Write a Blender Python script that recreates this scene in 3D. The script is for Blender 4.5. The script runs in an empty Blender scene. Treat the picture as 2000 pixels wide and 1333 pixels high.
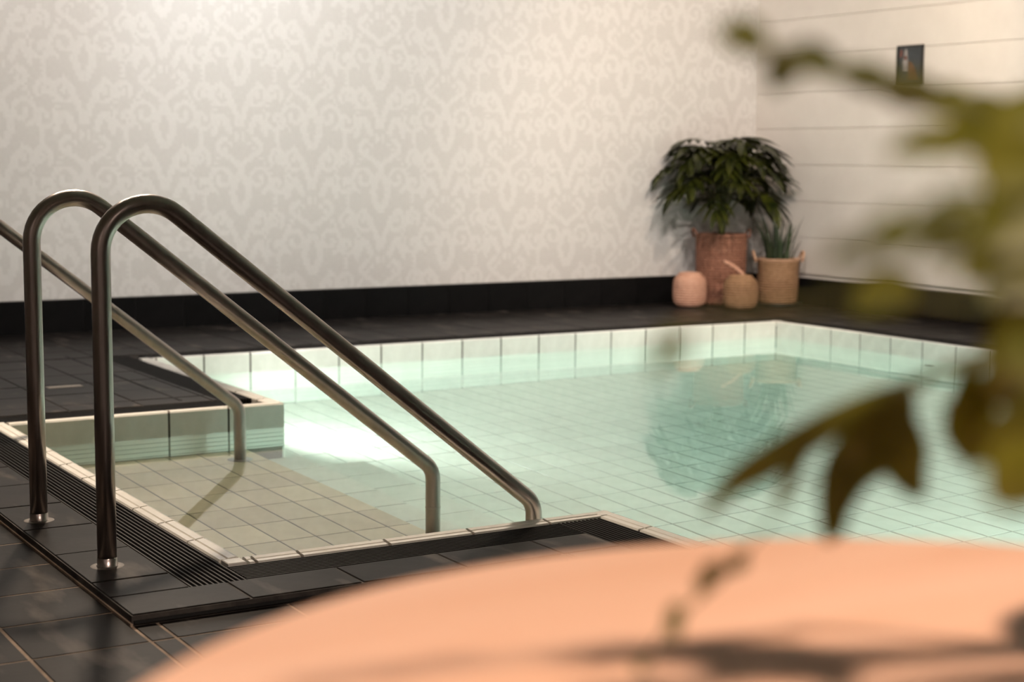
import bpy, math, random
import numpy as np
from mathutils import Vector, Matrix

scene = bpy.context.scene
col = scene.collection
random.seed(7)

# ------------------------------------------------------------------ camera
F_PX = 3160.3
CAM = np.array([-6.6147, -7.7693, 1.0075])
YAW, PITCH, ROLL = 0.5427, 0.1129, 0.0067


def basis(yaw, pitch, roll):
    cy, sy, cp, sp, cr, sr = math.cos(yaw), math.sin(yaw), math.cos(pitch), math.sin(pitch), math.cos(roll), math.sin(roll)
    fw = np.array([sy * cp, cy * cp, -sp])
    rt = np.array([cy, -sy, 0.0])
    up = np.cross(rt, fw)
    return cr * rt + sr * up, -sr * rt + cr * up, fw


RT, UP, FW = basis(YAW, PITCH, ROLL)
cam_data = bpy.data.cameras.new('camera')
cam_data.sensor_fit = 'HORIZONTAL'
cam_data.sensor_width = 36.0
cam_data.lens = F_PX / 2000 * 36.0
cam_data.clip_start = 0.05
cam_data.dof.use_dof = True
cam_data.dof.focus_distance = 4.3
cam_data.dof.aperture_fstop = 3.5
cam = bpy.data.objects.new('camera', cam_data)
col.objects.link(cam)
cam.matrix_world = Matrix(((RT[0], UP[0], -FW[0], CAM[0]), (RT[1], UP[1], -FW[1], CAM[1]), (RT[2], UP[2], -FW[2], CAM[2]), (0, 0, 0, 1)))
scene.camera = cam


def at(px, py, d):
    """point that lies d metres ahead of the lens along a pixel's direction"""
    return CAM + d * ((px - 1000) / F_PX * RT - (py - 666.5) / F_PX * UP + FW)


def in_view(p, margin=60):
    q = np.asarray(p, float) - CAM
    z = q @ FW
    if z < 0.2:
        return False
    x = 1000 + F_PX * (q @ RT) / z
    y = 666.5 - F_PX * (q @ UP) / z
    return -margin < x < 2000 + margin and -margin < y < 1333 + margin


# ------------------------------------------------------------------ world, exposure
world = bpy.data.worlds.new('world')
scene.world = world
world.use_nodes = True
world.node_tree.nodes['Background'].inputs[0].default_value = (1.0, 0.86, 0.74, 1)
world.node_tree.nodes['Background'].inputs[1].default_value = 0.10
scene.view_settings.view_transform = 'Standard'
scene.view_settings.look = 'None'
scene.view_settings.gamma = 1.0
scene.view_settings.use_curve_mapping = False
scene.view_settings.exposure = 0.12
scene.cycles.use_denoising = True
scene.cycles.max_bounces = 12
scene.cycles.transmission_bounces = 8
scene.cycles.sample_clamp_indirect = 15.0

CEIL = 2.85


def aim(o, target):
    d = Vector(target) - o.location
    o.rotation_euler = d.to_track_quat('-Z', 'Y').to_euler()


def lamp(kind, loc, target, power, color, size=0.08, angle=70, blend=0.6, size_y=None):
    ld = bpy.data.lights.new('lamp_light', kind)
    ld.energy = power
    ld.color = color
    if kind == 'SPOT':
        ld.shadow_soft_size = size
        ld.spot_size = math.radians(angle)
        ld.spot_blend = blend
    elif kind == 'AREA':
        ld.shape = 'RECTANGLE'
        ld.size = size
        ld.size_y = size_y or size
    o = bpy.data.objects.new('lamp_light', ld)
    col.objects.link(o)
    o.location = loc
    aim(o, target)
    return o


WARM = (1.0, 0.80, 0.62)
NEUT = (1.0, 0.90, 0.845)
COOL = (0.82, 0.92, 1.0)
# ceiling downlights: location, target, power, colour, cone
DOWNLIGHTS = [
    ((-5.6, -1.9), (-5.2, 1.40, 1.1), 110, NEUT, 110, 'left end of the mosaic wall'),
    ((-3.6, -1.9), (-3.1, 1.40, 1.4), 275, NEUT, 110, 'left half of the mosaic wall'),
    ((-1.9, -1.9), (-1.5, 1.40, 1.3), 215, NEUT, 110, 'right half of the mosaic wall'),
    ((-0.5, -1.7), (0.70, 1.0, 0.8), 180, WARM, 90, 'corner with the baskets'),
    ((-3.1, 0.35), (-2.7, 1.40, 2.0), 42, COOL, 110, 'middle of the mosaic wall, close to it'),
    ((-1.4, -3.4), (0.95, -0.6, 1.2), 340, NEUT, 100, 'right side of the pool'),
    ((-5.3, -1.5), (-5.3, -3.2, 0.0), 70, WARM, 95, 'two handrail posts'),
    ((-4.6, -1.35), (-4.6, -3.0, -0.4), 500, WARM, 75, 'entry alcove'),
    ((-5.85, -8.65), (-5.98, -7.2, 0.74), 430, (1.0, 0.79, 0.66), 70, 'peach table'),
    ((-7.9, -7.2), (-8.2, -8.6, 0.8), 210, NEUT, 120, 'dark end of the room behind the viewpoint, added as unseen fill light'),  # added fill: brightens the rails and the alcove back wall from the camera side
]


# ------------------------------------------------------------------ materials
def new_mat(name):
    m = bpy.data.materials.new(name)
    m.use_nodes = True
    nt = m.node_tree
    return m, nt, nt.nodes['Principled BSDF']


def lk(nt, a, b):
    nt.links.new(a, b)


def noise_mix(nt, c1, c2, scale, detail=5, lo=0.35, hi=0.7, coord='Object', rough=0.6, stretch=None):
    tc = nt.nodes.new('ShaderNodeTexCoord')
    src = tc.outputs[coord]
    if stretch:
        mp = nt.nodes.new('ShaderNodeMapping')
        mp.inputs['Scale'].default_value = stretch
        lk(nt, src, mp.inputs['Vector'])
        src = mp.outputs['Vector']
    n = nt.nodes.new('ShaderNodeTexNoise')
    n.inputs['Scale'].default_value = scale
    n.inputs['Detail'].default_value = detail
    n.inputs['Roughness'].default_value = rough
    lk(nt, src, n.inputs['Vector'])
    r = nt.nodes.new('ShaderNodeValToRGB')
    r.color_ramp.elements[0].position = lo
    r.color_ramp.elements[0].color = (*c1, 1)
    r.color_ramp.elements[1].position = hi
    r.color_ramp.elements[1].color = (*c2, 1)
    lk(nt, n.outputs['Fac'], r.inputs['Fac'])
    return r.outputs['Color'], n.outputs['Fac'], src


def vary(nt, color, amount):
    """each object a slightly different value"""
    oi = nt.nodes.new('ShaderNodeObjectInfo')
    mr = nt.nodes.new('ShaderNodeMapRange')
    mr.inputs['To Min'].default_value = 1 - amount
    mr.inputs['To Max'].default_value = 1 + amount
    lk(nt, oi.outputs['Random'], mr.inputs['Value'])
    hs = nt.nodes.new('ShaderNodeHueSaturation')
    lk(nt, mr.outputs['Result'], hs.inputs['Value'])
    lk(nt, color, hs.inputs['Color'])
    return hs.outputs['Color']


def bump(nt, bsdf, height, strength=0.2, dist=0.01):
    b = nt.nodes.new('ShaderNodeBump')
    b.inputs['Strength'].default_value = strength
    b.inputs['Distance'].default_value = dist
    lk(nt, height, b.inputs['Height'])
    lk(nt, b.outputs['Normal'], bsdf.inputs['Normal'])


def simple(name, c1, c2, scale=8, rough=0.5, metal=0.0, var=0.0, bstr=0.0, lo=0.35, hi=0.7, stretch=None, coord='Object', spec=0.5):
    m, nt, b = new_mat(name)
    c, f, _ = noise_mix(nt, c1, c2, scale, lo=lo, hi=hi, stretch=stretch, coord=coord)
    if var:
        c = vary(nt, c, var)
    lk(nt, c, b.inputs['Base Color'])
    b.inputs['Roughness'].default_value = rough
    b.inputs['Metallic'].default_value = metal
    b.inputs['Specular IOR Level'].default_value = spec
    if bstr:
        bump(nt, b, f, bstr)
    return m


M = {}
M['lip'] = simple('white_glazed_tile', (.72, .70, .64), (.80, .78, .72), 14, .16, var=.03)
M['pool_tile'] = simple('pale_mint_tile', (.80, .79, .71), (.87, .86, .78), 9, .25, var=.05)
M['step_tile'] = simple('beige_tile', (.68, .58, .41), (.76, .66, .475), 7, .3, var=.09)
M['grout'] = simple('brown_grout', (.035, .022, .014), (.07, .045, .028), 20, .9)
M['pool_grout'] = simple('dark_pool_grout', (.08, .066, .045), (.13, .11, .08), 20, .9)
M['deck_grout'] = simple('tan_grout', (.22, .165, .12), (.44, .33, .245), 12, .9)
M['dark_grout'] = simple('grey_grout', (.03, .026, .024), (.09, .08, .07), 12, .9)
M['black_tile'] = simple('black_skirting_tile', (.004, .004, .004), (.007, .0065, .0065), 10, .4, var=.15, spec=.15)
M['grate'] = simple('black_plastic_bar', (.005, .0045, .004), (.009, .008, .0075), 30, .55, spec=.15)
M['gutter'] = simple('gutter_black', (.004, .004, .004), (.008, .008, .008), 10, .8)
M['block'] = simple('painted_block', (.71, .655, .60), (.75, .695, .64), 6, .6, bstr=.08)
M['dark_wall'] = simple('dark_plaster', (.40, .34, .30), (.46, .39, .345), 3, .8)
M['ceiling'] = simple('ceiling_paint', (.34, .30, .26), (.38, .34, .30), 3, .8)
M['floor_ring'] = simple('worn_ring', (.06, .05, .042), (.13, .11, .09), 30, .6)
M['black_metal'] = simple('black_metal', (.01, .01, .01), (.02, .02, .02), 20, .4)
M['sticker'] = simple('pale_marking', (.42, .36, .30), (.60, .52, .45), 40, .6)


def deck_mat():
    m, nt, b = new_mat('dark_slate_tile')
    c, f, src = noise_mix(nt, (.008, .007, .0063), (.020, .017, .0155), 5, detail=8)
    n2 = nt.nodes.new('ShaderNodeTexNoise')
    n2.inputs['Scale'].default_value = 3.2
    n2.inputs['Detail'].default_value = 6
    mp = nt.nodes.new('ShaderNodeMapping')
    mp.inputs['Scale'].default_value = (3.0, 1.0, 1.0)
    mp.inputs['Rotation'].default_value = (0, 0, .9)
    g = nt.nodes.new('ShaderNodeNewGeometry')
    lk(nt, g.outputs['Position'], mp.inputs['Vector'])
    lk(nt, mp.outputs['Vector'], n2.inputs['Vector'])
    r = nt.nodes.new('ShaderNodeValToRGB')
    r.color_ramp.elements[0].position = .57
    r.color_ramp.elements[0].color = (0, 0, 0, 1)
    r.color_ramp.elements[1].position = .74
    r.color_ramp.elements[1].color = (1, 1, 1, 1)
    lk(nt, n2.outputs['Fac'], r.inputs['Fac'])
    mx = nt.nodes.new('ShaderNodeMix')
    mx.data_type = 'RGBA'
    mx.inputs['B'].default_value = (.10, .085, .073, 1)
    lk(nt, r.outputs['Color'], mx.inputs['Factor'])
    lk(nt, vary(nt, c, .18), mx.inputs['A'])
    lk(nt, mx.outputs['Result'], b.inputs['Base Color'])
    b.inputs['Roughness'].default_value = .38
    b.inputs['Specular IOR Level'].default_value = .055
    bump(nt, b, f, .25, .004)
    return m


M['deck'] = deck_mat()


def steel_mat():
    m, nt, b = new_mat('brushed_steel')
    c, f, _ = noise_mix(nt, (.46, .405, .385), (.56, .50, .48), 30, stretch=(1, 1, .15))
    lk(nt, c, b.inputs['Base Color'])
    b.inputs['Metallic'].default_value = 1.0
    b.inputs['Roughness'].default_value = .30
    return m


M['steel'] = steel_mat()


def wood_mat():
    m, nt, b = new_mat('peach_table_top')
    c, f, _ = noise_mix(nt, (.80, .46, .29), (.86, .53, .36), 2.5, stretch=(1.0, 7.0, 1.0), detail=4)
    lk(nt, c, b.inputs['Base Color'])
    b.inputs['Roughness'].default_value = .45
    return m


M['wood'] = wood_mat()


def mosaic_mat():
    m, nt, b = new_mat('damask_mosaic')
    a = nt.nodes.new('ShaderNodeAttribute')
    a.attribute_name = 'print'
    r = nt.nodes.new('ShaderNodeValToRGB')
    r.color_ramp.elements[0].color = (.585, .555, .525, 1)
    r.color_ramp.elements[1].color = (.685, .655, .625, 1)
    lk(nt, a.outputs['Fac'], r.inputs['Fac'])
    # joints between the tiny square stones
    g = nt.nodes.new('ShaderNodeNewGeometry')
    br = nt.nodes.new('ShaderNodeTexBrick')
    br.offset = 0.0
    br.inputs['Scale'].default_value = 1.0
    br.inputs['Brick Width'].default_value = .015
    br.inputs['Row Height'].default_value = .015
    br.inputs['Mortar Size'].default_value = .0011
    br.inputs['Color1'].default_value = (1, 1, 1, 1)
    br.inputs['Color2'].default_value = (1, 1, 1, 1)
    br.inputs['Mortar'].default_value = (.80, .79, .78, 1)
    sx = nt.nodes.new('ShaderNodeSeparateXYZ')
    cx = nt.nodes.new('ShaderNodeCombineXYZ')
    lk(nt, g.outputs['Position'], sx.inputs[0])
    lk(nt, sx.outputs['X'], cx.inputs['X'])
    lk(nt, sx.outputs['Z'], cx.inputs['Y'])
    lk(nt, cx.outputs[0], br.inputs['Vector'])
    mx = nt.nodes.new('ShaderNodeMix')
    mx.data_type = 'RGBA'
    mx.blend_type = 'MULTIPLY'
    mx.inputs['Factor'].default_value = 1
    lk(nt, r.outputs['Color'], mx.inputs['A'])
    lk(nt, br.outputs['Color'], mx.inputs['B'])
    lk(nt, mx.outputs['Result'], b.inputs['Base Color'])
    b.inputs['Roughness'].default_value = .42
    return m


M['mosaic'] = mosaic_mat()


def leaf_mat(name, c1, c2, rough=.35, trans=.25, scale=12):
    m, nt, b = new_mat(name)
    c, f, _ = noise_mix(nt, c1, c2, scale)
    c = vary(nt, c, .25)
    lk(nt, c, b.inputs['Base Color'])
    b.inputs['Roughness'].default_value = rough
    t = nt.nodes.new('ShaderNodeBsdfTranslucent')
    lk(nt, c, t.inputs['Color'])
    mx = nt.nodes.new('ShaderNodeMixShader')
    mx.inputs['Fac'].default_value = trans
    lk(nt, b.outputs[0], mx.inputs[1])
    lk(nt, t.outputs[0], mx.inputs[2])
    lk(nt, mx.outputs[0], nt.nodes['Material Output'].inputs['Surface'])
    return m


M['palm'] = leaf_mat('dark_green_leaf', (.005, .009, .002), (.058, .064, .007), .3, .15, 9)
M['blade'] = leaf_mat('grey_green_blade', (.030, .050, .022), (.080, .105, .050), .4, .15)
M['olive'] = leaf_mat('olive_leaf', (.075, .085, .004), (.165, .16, .008), .5, .45)
M['stem'] = simple('green_stem', (.05, .06, .015), (.10, .10, .03), 20, .5)


def basket_mat(name, c1, c2):
    m, nt, b = new_mat(name)
    c, f, src = noise_mix(nt, c1, c2, 40, lo=.3, hi=.7)
    w = nt.nodes.new('ShaderNodeTexWave')
    w.bands_direction = 'Z'
    w.inputs['Scale'].default_value = 18
    w.inputs['Distortion'].default_value = 1.5
    w.inputs['Detail'].default_value = 2
    lk(nt, src, w.inputs['Vector'])
    lk(nt, c, b.inputs['Base Color'])
    b.inputs['Roughness'].default_value = .75
    bump(nt, b, w.outputs['Fac'], .6, .008)
    return m


M['basket_brown'] = basket_mat('red_brown_wicker', (.20, .085, .05), (.34, .15, .09))
M['basket_pink'] = basket_mat('pink_tan_wicker', (.50, .255, .165), (.64, .36, .25))
M['basket_tan'] = basket_mat('tan_wicker', (.24, .13, .06), (.37, .21, .11))
M['basket_light'] = basket_mat('light_wicker', (.48, .27, .16), (.62, .38, .24))
M['soil'] = simple('dark_soil', (.012, .008, .005), (.03, .02, .012), 30, .9, bstr=.5)
M['clay'] = simple('dark_clay_pot', (.05, .035, .028), (.08, .055, .04), 10, .5)
M['slate_print'] = simple('slate_print', (.020, .026, .030), (.040, .048, .052), 8, .3)
M['pale_print'] = simple('pale_print', (.25, .23, .22), (.34, .31, .29), 20, .4)
M['red_print'] = simple('red_print', (.11, .035, .025), (.14, .05, .035), 20, .4)
M['rust_print'] = simple('rust_print', (.10, .045, .02), (.14, .065, .028), 20, .4)


def emit_mat(name, color, s):
    m = bpy.data.materials.new(name)
    m.use_nodes = True
    nt = m.node_tree
    nt.nodes.remove(nt.nodes['Principled BSDF'])
    e = nt.nodes.new('ShaderNodeEmission')
    e.inputs[0].default_value = (*color, 1)
    e.inputs[1].default_value = s
    lk(nt, e.outputs[0], nt.nodes['Material Output'].inputs['Surface'])
    return m


M['lamp_glow'] = emit_mat('lamp_glow', (1.0, .86, .70), 12)
M['pool_glow'] = emit_mat('pool_lamp_glow', (.90, 1.0, .95), 6)


def water_mat():
    m = bpy.data.materials.new('pool_water')
    m.use_nodes = True
    nt = m.node_tree
    nt.nodes.remove(nt.nodes['Principled BSDF'])
    g = nt.nodes.new('ShaderNodeBsdfGlass')
    g.inputs['IOR'].default_value = 1.33
    g.inputs['Roughness'].default_value = 0.0
    n = nt.nodes.new('ShaderNodeTexNoise')
    n.inputs['Scale'].default_value = 2.2
    n.inputs['Detail'].default_value = 2
    geo = nt.nodes.new('ShaderNodeNewGeometry')
    lk(nt, geo.outputs['Position'], n.inputs['Vector'])
    b = nt.nodes.new('ShaderNodeBump')
    b.inputs['Strength'].default_value = .25
    b.inputs['Distance'].default_value = .0022
    lk(nt, n.outputs['Fac'], b.inputs['Height'])
    lk(nt, b.outputs['Normal'], g.inputs['Normal'])
    lk(nt, g.outputs[0], nt.nodes['Material Output'].inputs['Surface'])
    v = nt.nodes.new('ShaderNodeVolumeAbsorption')
    v.inputs['Color'].default_value = (.45, .91, .86, 1)
    v.inputs['Density'].default_value = .18
    lk(nt, v.outputs[0], nt.nodes['Material Output'].inputs['Volume'])
    return m


M['water'] = water_mat()


# ------------------------------------------------------------------ mesh helpers
class MB:
    def __init__(self):
        self.v, self.f = [], []

    def box(self, x0, x1, y0, y1, z0, z1):
        n = len(self.v)
        self.v += [(x0, y0, z0), (x1, y0, z0), (x1, y1, z0), (x0, y1, z0), (x0, y0, z1), (x1, y0, z1), (x1, y1, z1), (x0, y1, z1)]
        self.f += [tuple(n + i for i in q) for q in ((3, 2, 1, 0), (4, 5, 6, 7), (0, 1, 5, 4), (1, 2, 6, 5), (2, 3, 7, 6), (3, 0, 4, 7))]
        return self

    def bev_box(self, x0, x1, y0, y1, z0, z1, b):
        """box with its upper rim chamfered"""
        n = len(self.v)
        self.v += [(x0, y0, z0), (x1, y0, z0), (x1, y1, z0), (x0, y1, z0),
                   (x0, y0, z1 - b), (x1, y0, z1 - b), (x1, y1, z1 - b), (x0, y1, z1 - b),
                   (x0 + b, y0 + b, z1), (x1 - b, y0 + b, z1), (x1 - b, y1 - b, z1), (x0 + b, y1 - b, z1)]
        q = [(3, 2, 1, 0), (8, 9, 10, 11)]
        for i in range(4):
            j = (i + 1) % 4
            q += [(i, j, 4 + j, 4 + i), (4 + i, 4 + j, 8 + j, 8 + i)]
        self.f += [tuple(n + k for k in a) for a in q]
        return self

    def tube(self, pts, rad, n=10, cap=True):
        pts = [Vector(p) for p in pts]
        rads = rad if isinstance(rad, (list, tuple)) else [rad] * len(pts)
        t0 = (pts[1] - pts[0]).normalized()
        ref = Vector((0, 1, 0)) if abs(t0.y) < .9 else Vector((1, 0, 0))
        u = t0.cross(ref).normalized()
        base = len(self.v)
        for i, p in enumerate(pts):
            a = pts[max(i - 1, 0)]
            b = pts[min(i + 1, len(pts) - 1)]
            t = (b - a).normalized()
            u = (u - t * u.dot(t)).normalized()
            w = t.cross(u)
            for k in range(n):
                an = 2 * math.pi * k / n
                self.v.append(tuple(p + (u * math.cos(an) + w * math.sin(an)) * rads[i]))
        for i in range(len(pts) - 1):
            for k in range(n):
                a = base + i * n + k
                b = base + i * n + (k + 1) % n
                self.f.append((a, b, b + n, a + n))
        if cap:
            self.f.append(tuple(base + k for k in reversed(range(n))))
            self.f.append(tuple(base + (len(pts) - 1) * n + k for k in range(n)))
        return self

    def lathe(self, prof, n=32, c=(0, 0, 0)):
        base = len(self.v)
        for r, z in prof:
            for k in range(n):
                a = 2 * math.pi * k / n
                self.v.append((c[0] + r * math.cos(a), c[1] + r * math.sin(a), c[2] + z))
        for i in range(len(prof) - 1):
            for k in range(n):
                a = base + i * n + k
                b = base + i * n + (k + 1) % n
                self.f.append((a, b, b + n, a + n))
        return self

    def ribbon(self, pts, widths, side, fold=.25):
        """leaf blade: centre line pts, half widths, side vector(s); folded a little along its rib"""
        base = len(self.v)
        P = [np.asarray(p, float) for p in pts]
        for i, p in enumerate(P):
            t = P[min(i + 1, len(P) - 1)] - P[max(i - 1, 0)]
            t = t / (np.linalg.norm(t) + 1e-9)
            s = np.asarray(side, float)
            s = s - t * (s @ t)
            s = s / (np.linalg.norm(s) + 1e-9)
            nrm = np.cross(s, t)
            if nrm[2] < 0:
                nrm = -nrm
            w = widths[i]
            self.v += [tuple(p - s * w + nrm * w * fold), tuple(p), tuple(p + s * w + nrm * w * fold)]
        for i in range(len(P) - 1):
            a = base + 3 * i
            self.f += [(a, a + 1, a + 4, a + 3), (a + 1, a + 2, a + 5, a + 4)]
        return self

    def mesh(self, name, mat, smooth=False):
        me = bpy.data.meshes.new(name)
        me.from_pydata([tuple(map(float, p)) for p in self.v], [], self.f)
        me.materials.append(mat)
        if smooth:
            me.polygons.foreach_set('use_smooth', [True] * len(me.polygons))
        me.update()
        return me

    def build(self, name, mat, parent=None, loc=(0, 0, 0), smooth=False):
        return put(name, self.mesh(name, mat, smooth), parent, loc)


def put(name, me, parent=None, loc=(0, 0, 0), rz=0.0):
    o = bpy.data.objects.new(name, me)
    col.objects.link(o)
    o.location = loc
    if rz:
        o.rotation_euler = (0, 0, rz)
    if parent:
        o.parent = parent
    return o


def thing(name, label, cat, loc=(0, 0, 0), group=None):
    o = put(name, None, None, loc)
    return tag(o, label, cat, group)


def tag(o, label, cat, group=None):
    o['label'] = label
    o['category'] = cat
    if group:
        o['group'] = group
    return o


def struct(o, label=None):
    o['kind'] = 'structure'
    if label:
        o['label'] = label
    return o


def stuff(o):
    o['kind'] = 'stuff'
    return o


# ------------------------------------------------------------------ plan of the room
XW, YW = 0.952, 1.396          # inner faces of right and back wall
XL, YN = -8.6, -10.6           # left and near wall
XD, YD = -4.019, -1.659        # left edge of main pool, back edge of alcove
XA, YB = -5.135, -3.995        # left and near edge of alcove
YNEAR = -6.0                   # near edge of main pool (hidden)
WZ = -0.100                    # water level
FZ = -1.15                     # pool floor
G0, G1 = -.058, -.205          # gutter strip behind a lip
LOW = -.025                    # near deck lies a little lower

# ------------------------------------------------------------------ walls, ceiling
def damask(u, v):
    """tone of the mosaic picture: mirrored scrolls and leaves inside ogee frames, half-drop repeat"""
    W, H = .93, .76
    val = np.zeros_like(u)

    def strokes():
        out = []
        t = np.linspace(0, 1, 26)
        out.append((np.stack([.02 + .205 * np.sin(np.pi * t) ** .8, -.37 + .74 * t], 1), .016))
        for cx, cy, r0, turns, ph, sg in ((.115, .13, .085, 1.25, -1.2, 1), (.10, -.14, .075, 1.2, 1.4, -1), (.235, -.28, .07, 1.1, 2.6, 1), (.25, .26, .06, 1.1, -2.4, -1)):
            a = ph + sg * turns * 2 * np.pi * t
            rr = r0 * (1 - .75 * t)
            out.append((np.stack([cx + rr * np.cos(a), cy + rr * np.sin(a)], 1), .017))
        out.append((np.stack([.012 + .10 * t ** 1.6, -.30 + .22 * t], 1), .022))
        out.append((np.stack([.008 + .13 * np.sin(2.2 * t) ** 2, .20 + .17 * t], 1), .020))
        out.append((np.stack([.01 + .04 * np.sin(np.pi * t), -.06 + .22 * t], 1), .026))
        out.append((np.stack([.30 + .10 * t, .02 + .10 * np.sin(3 * t)], 1), .022))
        return out
    S = strokes()
    for ox, oz in ((0, 0), (W / 2, H / 2)):
        a = np.abs((u - ox + W / 2) % W - W / 2)
        b = (v - oz + H / 2) % H - H / 2
        for P, w in S:
            for q in P:
                for s in (0, H, -H):
                    if s and abs(q[1] + s) > H / 2 + .05:
                        continue
                    d2 = (a - q[0]) ** 2 + (b - q[1] - s) ** 2
                    val = np.maximum(val, np.clip(1.6 - np.sqrt(d2) / (w * .78), 0, 1))
    return val


def build_back_wall():
    s = .015
    xs = np.arange(XW, XL - .1, -s)[::-1]
    zs = np.arange(.19, CEIL + s, s)
    nx, nz = len(xs), len(zs)
    X, Z = np.meshgrid(xs, zs)
    co = np.stack([X.ravel(), np.full(X.size, YW), Z.ravel()], 1).astype(np.float32)
    i, j = np.meshgrid(np.arange(nx - 1), np.arange(nz - 1))
    a = (j * nx + i).ravel()
    quads = np.stack([a, a + 1, a + 1 + nx, a + nx], 1).astype(np.int32)
    me = bpy.data.meshes.new('wall_back')
    me.vertices.add(len(co))
    me.vertices.foreach_set('co', co.ravel())
    me.loops.add(quads.size)
    me.loops.foreach_set('vertex_index', quads.ravel())
    me.polygons.add(len(quads))
    me.polygons.foreach_set('loop_start', np.arange(0, quads.size, 4, dtype=np.int32))
    me.update(calc_edges=True)
    cx = (xs[:-1] + s / 2)[None, :].repeat(nz - 1, 0)
    cz = (zs[:-1] + s / 2)[:, None].repeat(nx - 1, 1)
    val = damask(cx + .20, cz + .02)
    rng = np.random.default_rng(3)
    val = np.clip((val > .5) * .62 + .14 + rng.normal(0, .07, val.shape), 0, 1)
    at_ = me.attributes.new('print', 'FLOAT', 'FACE')
    at_.data.foreach_set('value', val.ravel().astype(np.float32))
    me.materials.append(M['mosaic'])
    o = put('wall_back', me)
    struct(o, 'pale mosaic wall with tone-on-tone damask pattern')
    MB().box(XL - .2, XW + .2, YW + .004, YW + .2, -.1, CEIL).build('wall_core', M['dark_wall'], o)


build_back_wall()

wr = struct(MB().box(XW + .012, XW + .2, YN, YW, -.1, CEIL).build('wall_right', M['block']), 'cream painted wall of long smooth block courses')
H0, HC = .466, .2515
zc = H0 - 2 * HC
while zc < CEIL:
    z0, z1 = max(zc, .185) + .001, min(zc + HC, CEIL) - .001
    if z1 - z0 > .05:
        m = MB()
        n = 0
        b = .0028
        y0, y1 = YN, YW
        pr = [(XW + .014, z0), (XW + b, z0), (XW, z0 + b), (XW, z1 - b), (XW + b, z1), (XW + .014, z1)]
        for y in (y0, y1):
            m.v += [(x, y, z) for x, z in pr]
        k = len(pr)
        m.f += [(i, i + 1, k + i + 1, k + i) for i in range(k - 1)]
        m.build('block_course', M['block'], wr)
    zc += HC

struct(MB().box(XL - .2, XL, YN, YW, -.1, CEIL).build('wall_left', M['dark_wall']), 'dark plaster wall at the end of the room')
struct(MB().box(XL - .2, XW + .2, YN - .2, YN, -.1, CEIL).build('wall_near', M['dark_wall']), 'dark plaster wall behind the viewpoint')
struct(MB().box(XL - .2, XW + .2, YN - .2, YW + .2, CEIL, CEIL + .15).build('ceiling', M['ceiling']), 'grey painted ceiling with round downlights')

# skirting of black tiles
def skirting(name, axis, a0, a1, pos, label, phase):
    base = MB()
    if axis == 'x':
        base.box(a0, a1, pos - .006, pos + .003, -.02, .188)
    else:
        base.box(pos - .006, pos + .003, a0, a1, -.02, .188)
    root = struct(base.build(name, M['dark_grout']), label)
    cache = {}
    s = .2975
    k0 = math.floor((a0 - phase) / s)
    rest = MB()
    k = k0
    while phase + k * s < a1:
        p0, p1 = max(a0, phase + k * s + .002), min(a1, phase + (k + 1) * s - .002)
        k += 1
        L = p1 - p0
        if L < .01:
            continue
        mid = (p0 + p1) / 2
        c = (mid, pos, .1) if axis == 'x' else (pos, mid, .1)
        if not in_view(c):
            if axis == 'x':
                rest.box(p0, p1, pos - .014, pos - .004, 0, .186)
            else:
                rest.box(pos - .014, pos - .004, p0, p1, 0, .186)
            continue
        key = round(L, 3)
        if key not in cache:
            q = MB()
            if axis == 'x':
                q.box(-L / 2, L / 2, -.014, -.004, -.093, .093)
            else:
                q.box(-.014, -.004, -L / 2, L / 2, -.093, .093)
            cache[key] = q.mesh('skirting_tile', M['black_tile'])
        put('skirting_tile', cache[key], root, (c[0], c[1], .093))
    if rest.v:
        stuff(rest.build('skirting_tile', M['black_tile'], root))


skirting('baseboard_back', 'x', XL, XW - .014, YW, 'black tiled skirting along the mosaic wall', -.3827)
skirting('baseboard_right', 'y', YN, YW - .014, XW, 'black tiled skirting along the block wall', -.02)

# ------------------------------------------------------------------ deck
zones_hi = [  # x0, x1, y0, y1 at z = 0
    (XL, XW, -G1, YW),
    (-G1, XW, YNEAR, -G1),
    (XL, XD + G1, YD - G1, -G1),
]
zones_border = [
    (-5.535, XA + G1, YB + G1, YD - G1),
    (-5.535, XD + G1, -4.364, YB + G1),
]
zones_low = [
    (XL, -5.535, YN, YD - G1),
    (-5.535, -4.395, YN, -4.364),
]
zones_edge = [(-4.395, XD + G1, YNEAR, -4.364), (-4.395, XW, YN, YNEAR)]
slab = MB()
for z in zones_low:
    slab.box(*z, -.35, LOW - .0014)
floor = struct(slab.build('floor', M['deck_grout']), 'dark slate tiled pool deck with tan joints')
slab = MB()
for z in zones_hi + zones_border + zones_edge:
    slab.box(*z, -.35, -.003)
slab.build('screed', M['dark_grout'], floor)
tile_cache = {}
deck_rest = MB()
deck_list = []


def deck_field(zone, z, sx, sy, px, py):
    x0, x1, y0, y1 = zone
    i = math.floor((x0 - px) / sx)
    while px + i * sx < x1 - 1e-6:
        a0, a1 = max(x0, px + i * sx), min(x1, px + (i + 1) * sx)
        i += 1
        j = math.floor((y0 - py) / sy)
        while py + j * sy < y1 - 1e-6:
            b0, b1 = max(y0, py + j * sy), min(y1, py + (j + 1) * sy)
            j += 1
            if a1 - a0 < .012 or b1 - b0 < .012:
                continue
            deck_list.append((a0, a1, b0, b1, z))


for zn in zones_hi:
    deck_field(zn, 0.0, .2975, .30, -.3827, 1.396)
deck_field(zones_border[0], 0.0, 1.0, .31, -5.535, -4.364)
deck_field(zones_border[1], 0.0, .283, 1.0, -5.535, -4.364)
for zn in zones_low:
    deck_field(zn, LOW, .312, .2575, -5.79, -4.495)
for zn in zones_edge:
    deck_field(zn, 0.0, .31, .31, -4.395, -4.364)
G = .0035
rng = random.Random(5)


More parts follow.
